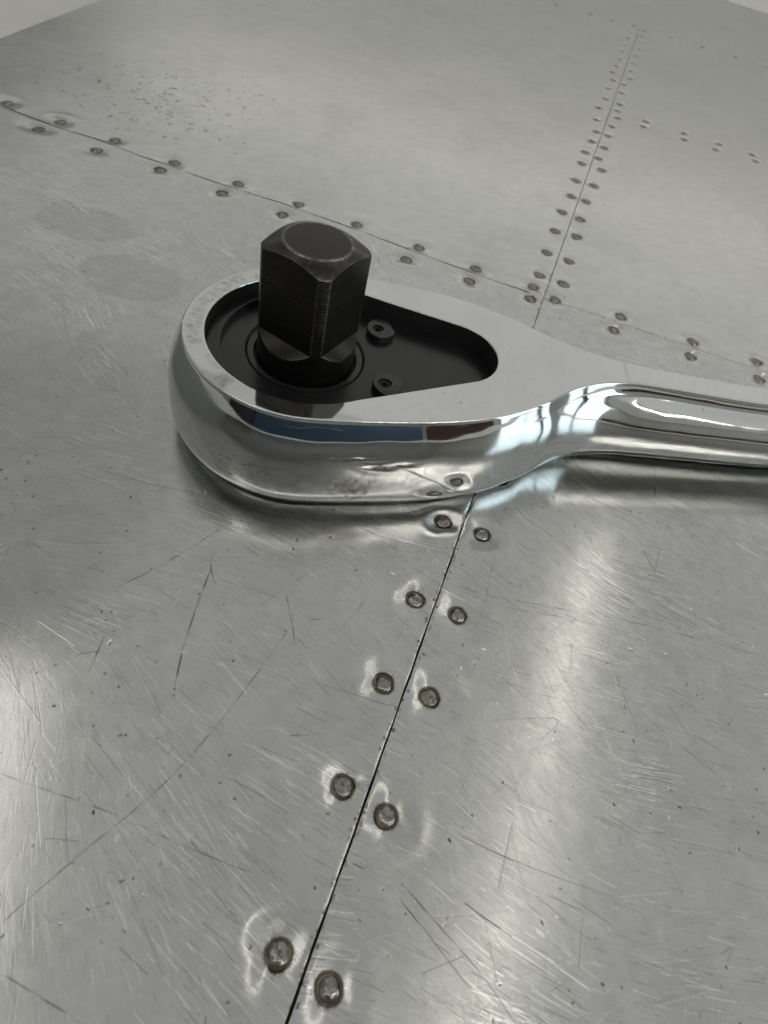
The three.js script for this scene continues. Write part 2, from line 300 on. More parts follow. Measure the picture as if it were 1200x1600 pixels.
// bright window behind the camera to the right, mirrored in the hollow of the wrench neck
{
  const g = group('window'); tag(g, 'bright daylit window mirrored blue-white in the wrench neck', 'window');
  g.position.set(2.7, 0.5, 0.2); g.lookAt(0.05, 0.3, 0);
  const fm = paint(0.75, 0.75, 0.75, 0.5), W = 1.3, H = 1.2;
  for (const s of [-1, 1]) {
    part('frame_side', new THREE.BoxGeometry(0.05, H + 0.1, 0.06).translate(s * (W / 2 + 0.026), 0, 0), fm, g);
    part('frame_rail', new THREE.BoxGeometry(W, 0.05, 0.06).translate(0, s * (H / 2 + 0.026), 0), fm, g);
  }
  part('added_mullion', new THREE.BoxGeometry(0.12, H, 0.05).translate(-0.2, 0, 0.035), paint(0.05, 0.055, 0.07, 0.5), g);  // added bar, put in to darken part of the neck reflection
  part('window_pane', new THREE.BoxGeometry(W, H, 0.006), new THREE.MeshStandardMaterial({ color: 0x667788, roughness: 0.4, emissive: new THREE.Color().setRGB(0.8, 0.95, 1), emissiveIntensity: 0.8 }), g);
  const l = new THREE.RectAreaLight(new THREE.Color().setRGB(0.8, 0.95, 1), 1.6, W, H); l.position.z = 0.01; l.rotation.y = Math.PI; g.add(l);
}
// cabinets behind the camera: their low fronts are the dark, blue and brown bands in the side of the head
function cabinet(name, label, x, z, w, h, d, turn, mat, drawers) {
  const g = group(name); g.position.set(x, FLOOR, z); g.rotation.y = turn; tag(g, label, 'cabinet');
  part('carcass', new RoundedBoxGeometry(w, h, d, 2, 0.008).translate(0, h / 2, 0), mat, g);
  const dh = (h - 0.06) / drawers;
  for (let i = 0; i < drawers; i++) {
    part('drawer', new RoundedBoxGeometry(w - 0.04, dh - 0.014, 0.02, 2, 0.004).translate(0, 0.03 + dh * (i + 0.5), -d / 2 - 0.008), mat, g);
    part('handle', new THREE.CylinderGeometry(0.006, 0.006, w * 0.4, 10).rotateZ(Math.PI / 2).translate(0, 0.03 + dh * (i + 0.75), -d / 2 - 0.032), paint(0.25, 0.25, 0.25, 0.4), g);
  }
  return g;
}
cabinet('tool_cabinet', 'blue drawer cabinet mirrored as the blue band in the wrench head', 0.48, 1.78, 2.1, 1.1, 0.5, 0, paint(0.02, 0.055, 0.1, 0.5), 5);
cabinet('tool_cabinet', 'brown drawer cabinet to the right of the blue cabinet', 2.12, 1.36, 0.98, 1.11, 0.45, Math.PI / 4 + 0.05, paint(0.085, 0.05, 0.04, 0.6), 4);
cabinet('tool_cabinet', 'black drawer cabinet to the left of the blue cabinet', -0.98, 1.68, 0.72, 1.16, 0.5, -0.15, paint(0.02, 0.02, 0.022, 0.5), 5);
cabinet('tool_cabinet', 'long dark brown cabinet standing along the far wall', 0.2, -3.9, 5.2, 1.0, 0.45, Math.PI, paint(0.1, 0.07, 0.055, 0.6), 4);

// ---------------------------------------------------------------- bench top under the sheets
{
  const [c, g] = canvas(1024, 1024);
  fill(g, 1024, 1024, (u, v) => { const t = 200 + 24 * (fbm(u, v, 6, 6, 61) - 0.5) + 8 * (fbm(u, v, 120, 2, 66) - 0.5); return [t, t, t - 5]; });
  const m = new THREE.MeshStandardMaterial({ map: tex(c, true, [1 / 0.5, 1 / 0.5]), roughness: 0.55 });
  const geo = new RoundedBoxGeometry(1.7, 0.04, 1.75, 3, 0.006); const uv = geo.attributes.uv, P = geo.attributes.position;
  for (let i = 0; i < uv.count; i++) uv.setXY(i, P.getX(i), -P.getZ(i));
  const b = part('bench_top', geo, m, scene); b.position.set(0.05, -0.0245, -0.45);
  tag(b, 'pale grey bench top showing past the corners of the metal sheet', null, null, 'structure');
}

// ---------------------------------------------------------------- riveted sheet
const plate = group('metal_sheet');
tag(plate, 'scuffed bare aluminium skin of joined, riveted panels under the wrench', null, null, 'structure');
const THICK = 0.9, GAP = 0.1;
function axis(stops) {               // [[from, step], ..., [to]] -> positions
  const a = []; for (let i = 0; i < stops.length - 1; i++) { const [p, s] = stops[i], q = stops[i + 1][0], n = Math.max(1, Math.round((q - p) / s)); for (let k = 0; k < n; k++) a.push(p + (q - p) * k / n); }
  a.push(stops.at(-1)[0]); return a;
}
// a panel from a grid; at(u, v) gives x, z in mm. Edge rows are rolled down a little and given a skirt
function panel(name, us, vs, at, mat, lipU0, lipU1, lipV0, lipV1, label) {
  const nu = us.length, nv = vs.length, pos = [], uv = [], idx = [];
  const put = (x, y, z) => { pos.push(x * MM, y * MM, z * MM); uv.push(x * MM, -z * MM); return pos.length / 3 - 1; };
  for (let j = 0; j < nv; j++) for (let i = 0; i < nu; i++) {
    const [x, z] = at(us[i], vs[j]);
    let e = 1e9; if (lipU0) e = Math.min(e, us[i] - us[0]); if (lipU1) e = Math.min(e, us[nu - 1] - us[i]); if (lipV0) e = Math.min(e, vs[j] - vs[0]); if (lipV1) e = Math.min(e, vs[nv - 1] - vs[j]);
    const lip = e < 0.55 ? -0.04 * (1 - e / 0.55) ** 2 : 0;
    put(x, sheetY(x, z) + lip, z);
  }
  for (let j = 0; j < nv - 1; j++) for (let i = 0; i < nu - 1; i++) { const a = j * nu + i, b = a + 1, c = a + nu, d = c + 1; idx.push(a, c, b, b, c, d); }
  const g = new THREE.BufferGeometry(); g.setAttribute('position', new THREE.Float32BufferAttribute(pos, 3)); g.setAttribute('uv', new THREE.Float32BufferAttribute(uv, 2)); g.setIndex(idx); g.computeVertexNormals();
  // skirt
  const sp = [], su = [], si = []; const ring = [];
  for (let i = 0; i < nu; i++) ring.push(i); for (let j = 1; j < nv; j++) ring.push(j * nu + nu - 1); for (let i = nu - 2; i >= 0; i--) ring.push((nv - 1) * nu + i); for (let j = nv - 2; j > 0; j--) ring.push(j * nu);
  ring.forEach(k => { for (const d of [0, THICK]) { sp.push(pos[3 * k], pos[3 * k + 1] - d * MM, pos[3 * k + 2]); su.push(uv[2 * k], uv[2 * k + 1]); } });
  for (let k = 0; k < ring.length; k++) { const a = 2 * k, b = 2 * ((k + 1) % ring.length); si.push(a, b, a + 1, b, b + 1, a + 1); }
  const s = new THREE.BufferGeometry(); s.setAttribute('position', new THREE.Float32BufferAttribute(sp, 3)); s.setAttribute('uv', new THREE.Float32BufferAttribute(su, 2)); s.setIndex(si); s.computeVertexNormals();
  const m = part(name, mergeGeometries([g, s]), mat, plate); if (label) m.userData.label = label; return m;
}
const wob = (t, s) => 0.05 * Math.sin(t * 0.31 + s) + 0.04 * Math.sin(t * 0.83 + s * 2.3);
const rowGap = x => GAP * (x < 40 ? 1.5 + 0.7 * Math.sin(x * 0.36 + 0.5) : 0.4);
const gapAt = z => GAP * (z > -80 ? 1.0 + 0.006 * (z + 20) : 0.95);
// u: distance from the seam (mm, signed), v: from near edge to row
const near0 = 200;
const fineU = (a, b, far, dir) => dir > 0 ? axis([[a, 0.14], [a + 0.7, 0.45], [14, 0.7], [b, 6], [far]]) : null;
const uR = axis([[0, 0.14], [0.7, 0.42], [12, 0.75], [62, 2], [110, 12], [230]]);
const uL = axis([[0, 0.14], [0.7, 0.42], [12, 0.75], [66, 2], [150, 8], [186]]);
const vN = axis([[0, 0.14], [0.7, 0.45], [14, 0.8], [76, 0.5], [170, 8], [320]]);
const flip = a => a.map(q => -q).reverse();
function nearAt(side) {
  return (u, v) => {                      // v = distance from row A towards the camera
    let x = 36, z = -70;
    for (let k = 0; k < 4; k++) { z = rowZ(x) + rowGap(x) + v; x = seamX(z) + side * gapAt(z) + wob(z, side) * 0.6 + u; }
    return [Math.max(x, -141), z];
  };
}
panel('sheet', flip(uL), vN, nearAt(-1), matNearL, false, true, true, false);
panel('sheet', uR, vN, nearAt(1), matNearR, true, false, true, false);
const vF = axis([[-1, 0.004], [-0.998, 0.0013], [-0.965, 0.0022], [-0.5, 0.0025], [-0.002, 0.0006], [0]]);
function farAt(side) {
  return (u, t) => {                      // t from -1 (far row) to 0 (row A)
    let x = 60, z = -200;
    for (let k = 0; k < 4; k++) { const a = rowZ(x) - rowGap(x), b = farZ(x) + 0.25; z = mix(a, b, -t); x = seamX(z) + side * gapAt(z) * 1.2 + u; }
    return [Math.max(x, -141), z];
  };
}
const uFL = axis([[0, 0.14], [0.7, 0.6], [10, 2], [40, 1.2], [160, 3], [230]]);
panel('sheet', flip(uFL), vF, farAt(-1), matFarL, false, true, false, true);
panel('sheet', axis([[0, 0.14], [0.7, 0.6], [16, 1.2], [75, 4], [215]]), vF, farAt(1), matFarR, true, false, false, true);
panel('sheet', axis([[-141, 3], [20, 1.5], [180, 4], [290]]), axis([[-637, 4], [-450, 1], [-417, 0.5], [-416]]), (u, v) => { const b = farZ(u) - 0.25; return [u, v > -450 ? mix(-450, b, (v + 450) / 34) : v]; }, matEnd, false, false, false, true);
// dark strip below the seams
{
  const dm = paint(0.02, 0.018, 0.015, 0.9);
  const strip = (pts, w) => { const gs = []; for (let i = 0; i < pts.length - 1; i++) { const [a, b] = [pts[i], pts[i + 1]], l = Math.hypot(b[0] - a[0], b[1] - a[1]); const q = new THREE.BoxGeometry(w * MM, 0.3 * MM, (l + 0.2) * MM); q.rotateY(Math.atan2(b[0] - a[0], b[1] - a[1])); q.translate((a[0] + b[0]) / 2 * MM, -(1.1 + 0.01 * (i % 2)) * MM, (a[1] + b[1]) / 2 * MM); gs.push(q); } return mergeGeometries(gs); };
  part('backing_strip', strip([[seamX(250), 250], [seamX(-416), -416]], 12), dm, plate);
  part('backing_strip', strip(rowPts.map(([x, z]) => [Math.max(x, -140), z]), 10).translate(0, -0.00035, 0), dm, plate);
}
// rivets
{
  const prof = [[[0, 0.56], [0.3, 0.545], [0.6, 0.49], [0.9, 0.38], [1.15, 0.23], [1.32, 0.05], [1.38, -0.15], [1.38, -0.4]], [[0, 0.4], [0.35, 0.41], [0.7, 0.39], [1.0, 0.31], [1.22, 0.17], [1.36, -0.02], [1.4, -0.2], [1.4, -0.4]], [[0, 0.66], [0.25, 0.64], [0.55, 0.56], [0.85, 0.42], [1.1, 0.24], [1.27, 0.04], [1.34, -0.15], [1.34, -0.4]]];
  const geos = prof.map((p, i) => {
    const g = new THREE.LatheGeometry(new THREE.SplineCurve(p.map(q => V2(...q))).getPoints(20).map(q => [Math.max(0, q.x), q.y]).map(q => V2(q[0] * MM, q[1] * MM)).reverse(), 28), P = g.attributes.position;
    for (let k = 0; k < P.count; k++) { const x = P.getX(k) / MM, z = P.getZ(k) / MM; P.setY(k, P.getY(k) + MM * 0.05 * (Math.sin(x * 2.3 + i) * Math.sin(z * 2.7 + 2 * i) + 0.5 * Math.sin(x * 5 + z * 4))); }
    const uv = g.attributes.uv; for (let k = 0; k < P.count; k++) uv.setXY(k, P.getX(k), P.getZ(k));
    g.computeVertexNormals(); return g;
  });
  const [c, g] = canvas(256, 256);
  fill(g, 256, 256, (u, v) => { const a = fbm(u, v, 9, 4, 71), t = 158 - 46 * sstep(0.45, 0.8, a) + 22 * (hash(u * 256, v * 256, 2) - 0.5); return [t, t * 0.985, t * 0.95]; });
  const mats = [0, 1, 2].map(i => new THREE.MeshStandardMaterial({ color: new THREE.Color().setRGB(0.74, 0.735, 0.71), metalness: 1, roughness: 0.2, map: tex(c, true, [260, 260], [i * 0.3, i * 0.6]), bumpMap: tex(c, false, [260, 260], [i * 0.3, i * 0.6]), bumpScale: 1.2e-5 }));
  const dull = new THREE.MeshStandardMaterial({ color: new THREE.Color().setRGB(0.74, 0.72, 0.68), metalness: 1, roughness: 0.25, map: mats[0].map });
  rivets.forEach((r, i) => {
    const m = part('rivet', geos[i % 3], r.kind > 1 ? dull : mats[i % 3], plate);
    m.position.set(r.x * MM, (sheetY(r.x, r.z) - (r.kind > 1 ? 0.1 : 0.07)) * MM, r.z * MM); m.rotation.set(rr(-0.06, 0.06), rnd() * 6.28, rr(-0.06, 0.06));
    if (r.kind === 3) m.scale.setScalar(1.2);
  });
}

// ---------------------------------------------------------------- ratchet wrench; local x along the handle, z to the front, y up from the sheet
const wrench = group('ratchet_wrench');
tag(wrench, 'polished chrome ratchet wrench lying on the riveted aluminium sheet', 'wrench');
wrench.rotation.y = 0.318;
const W_PTS = [[0, 20], [4, 19.9], [8, 19.65], [13.7, 19.15], [18.6, 18.6], [23, 17.9], [27, 17], [30, 16.1], [33, 15], [36, 13.5], [40, 11.4], [43, 9.3], [46, 7.4], [49, 5.9], [52, 4.75], [55, 3.95], [59, 3.3], [64, 2.95], [72, 2.8], [90, 2.75]];
function halfW(x) {                      // Catmull-Rom through the measured half widths of the rim
  if (x >= 90) return 2.75; if (x <= 0) return 20;
  let i = 0; while (x > W_PTS[i + 1][0]) i++;
  const p1 = W_PTS[i], p2 = W_PTS[i + 1], p0 = W_PTS[i - 1] ?? [-4, 19.9], p3 = W_PTS[i + 2] ?? [110, 2.75], h = p2[0] - p1[0], t = (x - p1[0]) / h;
  const m1 = (p2[1] - p0[1]) / (p2[0] - p0[0]) * h, m2 = (p3[1] - p1[1]) / (p3[0] - p1[0]) * h, t2 = t * t, t3 = t2 * t;
  return Math.max(0, (2 * t3 - 3 * t2 + 1) * p1[1] + (t3 - 2 * t2 + t) * m1 + (-2 * t3 + 3 * t2) * p2[1] + (t3 - t2) * m2);
}
// upright profile of the head: offset from the rim, height below it
const SIDE = [[0.02, -0.2], [0.45, -1.15], [0.86, -2.1], [1.27, -3.1], [1.64, -4.1], [1.96, -5.1], [2.22, -6.2], [2.44, -7.5], [2.58, -9], [2.66, -10.5], [2.68, -12], [2.66, -13.4], [2.58, -14.6], [2.36, -15.7], [1.98, -16.7], [1.42, -17.6], [0.68, -18.3], [-0.2, -18.8], [-1.1, -19.1], [-2.2, -19.2]];
const prof = [[-0.5, 0], [-0.3, 0]];
for (let k = 1; k <= 5; k++) { const t = k / 5 * 1.16; prof.push([-0.3 + 0.3 * Math.sin(t), -0.3 + 0.3 * Math.cos(t)]); }
{
  const c = new THREE.SplineCurve(SIDE.map(q => V2(q[0], q[1]))); for (let k = 1; k <= 90; k++) { const q = c.getPoint(k / 90); prof.push([q.x, q.y]); }
}
const cum = [0]; for (let k = 1; k < prof.length; k++) cum.push(cum[k - 1] + Math.hypot(prof[k][0] - prof[k - 1][0], prof[k][1] - prof[k - 1][1]));
const RHO = 7.9, YC = -10.9, END = 172;
const XS = axis([[0, 0.8], [82, 2], [END - 8, 0.4], [END]]);
const stations = [];
for (let k = 0; k < 44; k++) { const a = k / 44 * Math.PI / 2; stations.push({ x: -20 * Math.cos(a), n: 20 * Math.sin(a), nx: -Math.cos(a), nn: Math.sin(a), arc: true }); }
for (const x of XS) {
  const w = halfW(x), s = (halfW(x + 0.2) - halfW(Math.max(x - 0.2, 0))) / (x < 0.2 ? 0.2 + x : 0.4), tilt = -s * (1 - 0.55 * sstep(44, 66, x)), l = Math.hypot(tilt, 1);
  stations.push({ x, n: w, nx: tilt / l, nn: 1 / l });
}
const NP = prof.length;
// the rod of the handle in section: a low flat rib along the top, round below
const rodCurve = new THREE.SplineCurve([[2.2, 8.2], [2.5, 8.18], [2.74, 8.02], [2.95, 7.3], [3.2, 6.6], [3.5, 6.1], [4.1, 5.8], [5.4, 5.2], [6.7, 4.0], [7.6, 2.2], [8, 0], [7.5, -3], [5.8, -5.9], [3.2, -7.5], [0, -7.9]].map(q => V2(...q)));
rodCurve.arcLengthDivisions = 800;
const ROD = cum.map(c => { const q = rodCurve.getPointAt(c / cum[NP - 1]); return [q.x - 2.75, q.y]; });
function shellPoint(st, k) {
  const x = st.x, bo = st.arc ? 0 : sstep(31, 70, x), by = st.arc ? 0 : sstep(45, 96, x), _ = 0;
  const rho = RHO * (x > END - 8 ? Math.sqrt(Math.max(0, 1 - ((x - END + 8) / 8) ** 2)) : 1);
  const oh = Math.max(prof[k][0], prof[k][0] < 0 && k < 8 ? -st.n : -1e9), sc = rho / RHO, [cx, cy] = ROD[k];
  let o = mix(oh, sc * cx, bo), y = mix(prof[k][1], YC + sc * cy, by);
  if (k > 7) o += 0.005 * (Math.sin(x * 0.9 + y * 0.7 + 2 * Math.sin(y * 0.5)) + Math.sin(x * 0.37 - y * 1.1 + 1.3)) * sstep(7, 14, k) * (1 - sstep(NP - 12, NP - 2, k));
  const wd = x > 90 ? st.n * sc : st.n; return [x + o * st.nx, y + T, Math.max(0, wd + o * st.nn)];
}
const pocketR = 16.4, pocketr = 8.05, pocketD = 25.2;
function pocket(off, n = 120) {          // outline of the pocket, as [x, z], counter-clockwise from the front right tangent
  const s = (pocketR - pocketr) / pocketD, a = Math.acos(s), pts = [], R = pocketR + off, r = pocketr + off;
  for (let k = 0; k <= n; k++) { const t = a + (2 * Math.PI - 2 * a) * k / n; pts.push([R * Math.cos(t), R * Math.sin(t)]); }
  for (let k = 0; k <= n / 2; k++) { const t = -a + 2 * a * k / (n / 2); pts.push([pocketD + r * Math.cos(t), r * Math.sin(t)]); }
  return pts;
}
function planUV(g, plan = true) { const P = g.attributes.position, a = new Float32Array(P.count * 2); for (let i = 0; i < P.count; i++) { a[2 * i] = P.getX(i); a[2 * i + 1] = plan ? -P.getZ(i) : P.getY(i); } g.setAttribute('uv', new THREE.BufferAttribute(a, 2)); return g; }
function build(pos, idx, weld = 1e-7) {
  let g = new THREE.BufferGeometry(); g.setAttribute('position', new THREE.Float32BufferAttribute(pos, 3)); g.setIndex(idx);
  g = mergeVertices(g, weld); g.computeVertexNormals(); return g;
}
let bodyGeo;
{
  const pos = [], idx = [], at = [], put = p => { pos.push(p[0] * MM, p[1] * MM, p[2] * MM); return pos.length / 3 - 1; };
  const uvs = []; const tagUV = (id, x, z) => { uvs[2 * id] = x * MM; uvs[2 * id + 1] = -z * MM; return id; };
  for (const side of [1, -1]) {
    const rows = stations.map((st, i) => {
      if (side < 0 && i === 0) return at[0][0];
      const r = []; for (let k = 0; k < NP; k++) {
        const p = shellPoint(st, k);
        if (side < 0 && k === 0 && Math.abs(p[2]) < 1e-6) { r.push(at[0][i][0]); continue; }
        r.push(tagUV(put([p[0], p[1], p[2] * side]), st.x + st.nx * (cum[k] - 0.5), (st.n + st.nn * (cum[k] - 0.5)) * side));
      }
      const last = shellPoint(st, NP - 1); r.push(side < 0 ? at[0][i][NP] : tagUV(put([st.arc ? 0 : last[0], last[1], 0]), st.x, 0)); return r;
    });
    at.push(rows);
    for (let i = 0; i < rows.length - 1; i++) for (let k = 0; k < NP; k++) { const a = rows[i][k], b = rows[i + 1][k], c = rows[i][k + 1], d = rows[i + 1][k + 1]; side > 0 ? idx.push(a, c, b, b, c, d) : idx.push(a, b, c, b, d, c); }
  }
  // flat top with the pocket cut out
  const cut = stations.findIndex(s => !s.arc && s.x >= 46), outer = [], ids = [];
  for (let i = 0; i <= cut; i++) { const k = at[0][i][0]; outer.push(V2(pos[3 * k], pos[3 * k + 2])); ids.push(k); }
  for (let i = cut; i > 0; i--) { const k = at[1][i][0]; outer.push(V2(pos[3 * k], pos[3 * k + 2])); ids.push(k); }
  const hole = pocket(0.28).map(p => V2(p[0] * MM, p[1] * MM)); const hid = hole.map(p => tagUV(put([p.x / MM, T, p.y / MM]), p.x / MM, p.y / MM));
  const all = [...ids, ...hid], yUp = (a, b, c) => { const A = q => [pos[3 * q], pos[3 * q + 2]], [p, q, r] = [A(a), A(b), A(c)]; return (q[1] - p[1]) * (r[0] - p[0]) - (q[0] - p[0]) * (r[1] - p[1]) > 0; };
  for (const [a, b, c] of THREE.ShapeUtils.triangulateShape(outer, [hole])) { const A = all[a], B = all[b], C = all[c]; yUp(A, B, C) ? idx.push(A, B, C) : idx.push(A, C, B); }
  // neck: strip between the two rims
  const M = 8, cross = []; for (let i = cut; i < stations.length; i++) { const a = at[0][i][0], b = at[1][i][0], r = [a]; for (let m = 1; m < M; m++) r.push(tagUV(put([pos[3 * a] / MM, pos[3 * a + 1] / MM, mix(pos[3 * a + 2], pos[3 * b + 2], m / M) / MM]), pos[3 * a] / MM, mix(pos[3 * a + 2], pos[3 * b + 2], m / M) / MM)); r.push(b); cross.push(r); }
  for (let i = 0; i < cross.length - 1; i++) for (let m = 0; m < M; m++) { const a = cross[i][m], b = cross[i + 1][m], c = cross[i][m + 1], d = cross[i + 1][m + 1]; idx.push(a, b, c, b, d, c); }
  bodyGeo = new THREE.BufferGeometry(); bodyGeo.setAttribute('position', new THREE.Float32BufferAttribute(pos, 3)); bodyGeo.setAttribute('uv', new THREE.Float32BufferAttribute(uvs, 2)); bodyGeo.setIndex(idx); bodyGeo.computeVertexNormals();
}
function ringWall(levels) {              // [[offset, y], ...] swept round the pocket
  const pos = [], idx = [], rows = levels.map(([o, y]) => pocket(o).map(p => { pos.push(p[0] * MM, y * MM, p[1] * MM); return pos.length / 3 - 1; })), n = rows[0].length;
  for (let k = 0; k < rows.length - 1; k++) for (let i = 0; i < n; i++) { const j = (i + 1) % n, a = rows[k][i], b = rows[k][j], c = rows[k + 1][i], d = rows[k + 1][j]; idx.push(a, b, c, b, d, c); }
  return build(pos, idx);
}
const lip = []; for (let k = 0; k <= 5; k++) { const t = k / 5 * Math.PI / 2; lip.push([0.28 - 0.28 * Math.sin(t), T - 0.28 + 0.28 * Math.cos(t)]); }
// chrome: faint handling marks, plating worn to grey on the ring at the left, a brown stain low on the side
const [chC, cg] = canvas(2048, 1024);
const CX = x => (x + 50) * 10, CZ = z => (z + 51.2) * 10;   // 10 px per mm on the unrolled surface
fill(cg, 2048, 1024, (u, v) => { const t = 214 + 12 * (fbm(u, v * 0.5, 24, 5, 81) - 0.5) + 5 * (fbm(u, v * 0.5, 256, 2, 85) - 0.5); return [t, t + 1, t + 1]; });
for (let i = 0; i < 900; i++) { const a = Math.PI * (0.72 + 0.62 * rnd()), d = rr(16.9, 19.2); if (vnoise(a * 9, d * 0.6, 64, 4) < 0.42) continue; cg.fillStyle = `rgba(${80 + 24 * rnd()},${75 + 20 * rnd()},${68 + 20 * rnd()},${rr(0.02, 0.075)})`; cg.beginPath(); cg.ellipse(CX(d * Math.cos(a)), CZ(d * Math.sin(a)), rr(1, 6), rr(1, 4), a, 0, 7); cg.fill(); }
for (let i = 0; i < 320; i++) { cg.fillStyle = `rgba(90,80,64,${rr(0.02, 0.09)})`; cg.beginPath(); cg.arc(CX(9 + 4 * (rnd() + rnd() + rnd() - 1.5)), CZ(32.5 + 4 * (rnd() + rnd() - 1)), rr(1, 6), 0, 7); cg.fill(); }
for (let i = 0; i < 45; i++) { const x = 9 + 5 * (rnd() + rnd() - 1), z = 33 + 5 * (rnd() + rnd() - 1); cg.strokeStyle = `rgba(40,32,26,${rr(0.1, 0.6)})`; cg.lineWidth = rr(0.4, 1.2); cg.beginPath(); cg.moveTo(CX(x), CZ(z)); cg.lineTo(CX(x) + rr(-6, 6), CZ(z) + rr(-3, 3)); cg.stroke(); }
for (let i = 0; i < 40; i++) { const a = Math.PI * rr(0.58, 0.7), d = rr(29, 35); cg.strokeStyle = `rgba(34,32,30,${rr(0.2, 0.7)})`; cg.lineWidth = rr(0.5, 1.4); const x = CX(d * Math.cos(a)), y = CZ(d * Math.sin(a)); cg.beginPath(); cg.moveTo(x, y); cg.lineTo(x + rr(4, 14), y + rr(0, 5)); cg.stroke(); }
for (let i = 0; i < 240; i++) { cg.fillStyle = `rgba(48,42,36,${rr(0.2, 0.7)})`; cg.beginPath(); cg.ellipse(rnd() * 2048, rnd() * 1024, rr(0.5, 2), rr(0.5, 1.4), rnd() * 3, 0, 7); cg.fill(); }
const [chB, hb] = canvas(1024, 1024);
fill(hb, 1024, 1024, (u, v) => 128 + 60 * (fbm(u, v, 7, 3, 91) - 0.5) + 3 * (hash(u * 1024, v * 1024, 9) - 0.5));
arc(hb, 700, 1.0, 0.22, 300, 4000, 10, 120, 1024);
for (let i = 0; i < 260; i++) { hb.fillStyle = `rgba(0,0,0,${rr(0.2, 0.7)})`; hb.beginPath(); hb.arc(rnd() * 1024, rnd() * 1024, rr(0.5, 1.8), 0, 7); hb.fill(); }
const [chR, hr] = canvas(1024, 512);
fill(hr, 1024, 512, (u, v) => { const a = fbm(u, v * 0.5, 20, 5, 95); return clamp(11 + 22 * sstep(0.4, 0.75, a) + 8 * (fbm(u, v * 0.5, 200, 2, 97) - 0.5), 7, 120); });
const plan = { r: [1 / 0.2048, 1 / 0.1024], o: [50 / 204.8, 0.5] };
const chrome = new THREE.MeshStandardMaterial({ metalness: 1, roughness: 1, color: new THREE.Color().setRGB(0.87, 0.87, 0.865), map: tex(chC, true, plan.r, plan.o), roughnessMap: tex(chR, false, plan.r, plan.o), bumpMap: tex(chB, false, [1 / 0.05, 1 / 0.05]), bumpScale: 9e-6 });
const body = part('body', bodyGeo, chrome, wrench);
part('pocket_lip', planUV(ringWall(lip)), chrome, wrench);

// blackened inside
function blackMat(rough, base, seedN) {
  const [c, g] = canvas(512, 512);
  fill(g, 512, 512, (u, v) => { const a = fbm(u, v, 8, 5, seedN), t = base * (0.75 + 0.5 * a) + 5 * (hash(u * 512, v * 512, seedN) - 0.5); return [t, t, t * 1.02]; });
  for (let i = 0; i < 500; i++) { g.fillStyle = rough > 0.6 ? `rgba(96,74,50,${rr(0.05, 0.4)})` : `rgba(150,146,138,${rr(0.03, 0.4) * rnd()})`; g.beginPath(); g.ellipse(rnd() * 512, rnd() * 512, rr(0.6, 3), rr(0.4, 1.2), rnd() * 3, 0, 7); g.fill(); }
  return new THREE.MeshStandardMaterial({ map: tex(c, true, [1 / 0.03, 1 / 0.03]), bumpMap: tex(c, false, [1 / 0.03, 1 / 0.03]), bumpScale: 2.5e-5, metalness: 0.2, roughness: rough });
}
const black = blackMat(0.25, 27, 101), grimy = blackMat(0.7, 34, 111), steel = blackMat(0.26, 40, 121);
part('pocket_wall', planUV(ringWall([[0, T - 0.28], [0, T - 1.5], [0, T - 2.9], [0.1, T - 4.4]])), grimy, wrench);
const shapeOf = pts => new THREE.Shape(pts.map(p => V2(p[0] * MM, -p[1] * MM)));
const circ = (cx, cz, r, n = 72) => Array.from({ length: n }, (_, k) => [cx + r * Math.cos(k / n * 2 * Math.PI), cz + r * Math.sin(k / n * 2 * Math.PI)]);
const holePath = pts => new THREE.Path(pts.map(p => V2(p[0] * MM, -p[1] * MM)));
function flatPart(name, outline, holes, top, thick, bevel, mat, parent = wrench) {   // an upright extrusion with a bevelled top edge
  const s = shapeOf(outline); holes.forEach(h => s.holes.push(holePath(h)));
  const g = new THREE.ExtrudeGeometry(s, { depth: (thick - bevel) * MM, bevelEnabled: bevel > 0, bevelSize: bevel * MM, bevelThickness: bevel * MM, bevelOffset: -bevel * MM, bevelSegments: 3 });
  g.rotateX(-Math.PI / 2); g.translate(0, (T + top - thick) * MM, 0);
  return part(name, planUV(toCreasedNormals(g, 0.6)), mat, parent);
}
const cover = flatPart('cover_plate', pocket(0.05), [circ(0, 0, 10.15)], -3.55, 1.2, 0, black);
{
  const out = [], a0 = Math.PI * 0.5, a1 = Math.PI * 1.5; for (let k = 0; k <= 60; k++) { const a = mix(a0, a1, k / 60); out.push([16.35 * Math.cos(a), 16.35 * Math.sin(a)]); }
  for (let k = 60; k >= 0; k--) { const a = mix(a0, a1, k / 60), r = mix(16.2, 14.1, Math.sin((a - a0))  ** 0.6 || 0); out.push([r * Math.cos(a), r * Math.sin(a)]); }
  flatPart('retaining_ring', out, [], -2.3, 1.6, 0.15, black);
}
// two screw lugs standing on the cover plate, each with a screw hole
for (const s of [1, -1]) {
  const o = [[10.9, 7.0], [11.0, 8.3], [11.8, 9.6], [13.0, 10.4], [14.3, 10.2], [15.2, 9.0], [15.9, 6.9], [15.6, 6.0], [14.6, 5.2], [13.1, 4.7], [11.6, 5.5]].map(p => [p[0], p[1] * s]);
  const curve = new THREE.CatmullRomCurve3(o.map(p => new THREE.Vector3(p[0], 0, p[1])), true, 'catmullrom', 0.4).getPoints(56).slice(0, -1).map(p => [p.x, p.z]);
  const lug = flatPart('screw_lug', curve, [circ(12.9, 7.4 * s, 1.15, 32)], -2.4, 1.25, 0.14, steel);
  const star = Array.from({ length: 48 }, (_, k) => { const a = k / 48 * 2 * Math.PI, r = 0.62 + 0.12 * Math.cos(6 * a); return [12.9 + r * Math.cos(a), 7.4 * s + r * Math.sin(a)]; });
  flatPart('screw', circ(12.9, 7.4 * s, 1.13, 32), [star], -2.8, 0.6, 0.05, grimy, lug);
}
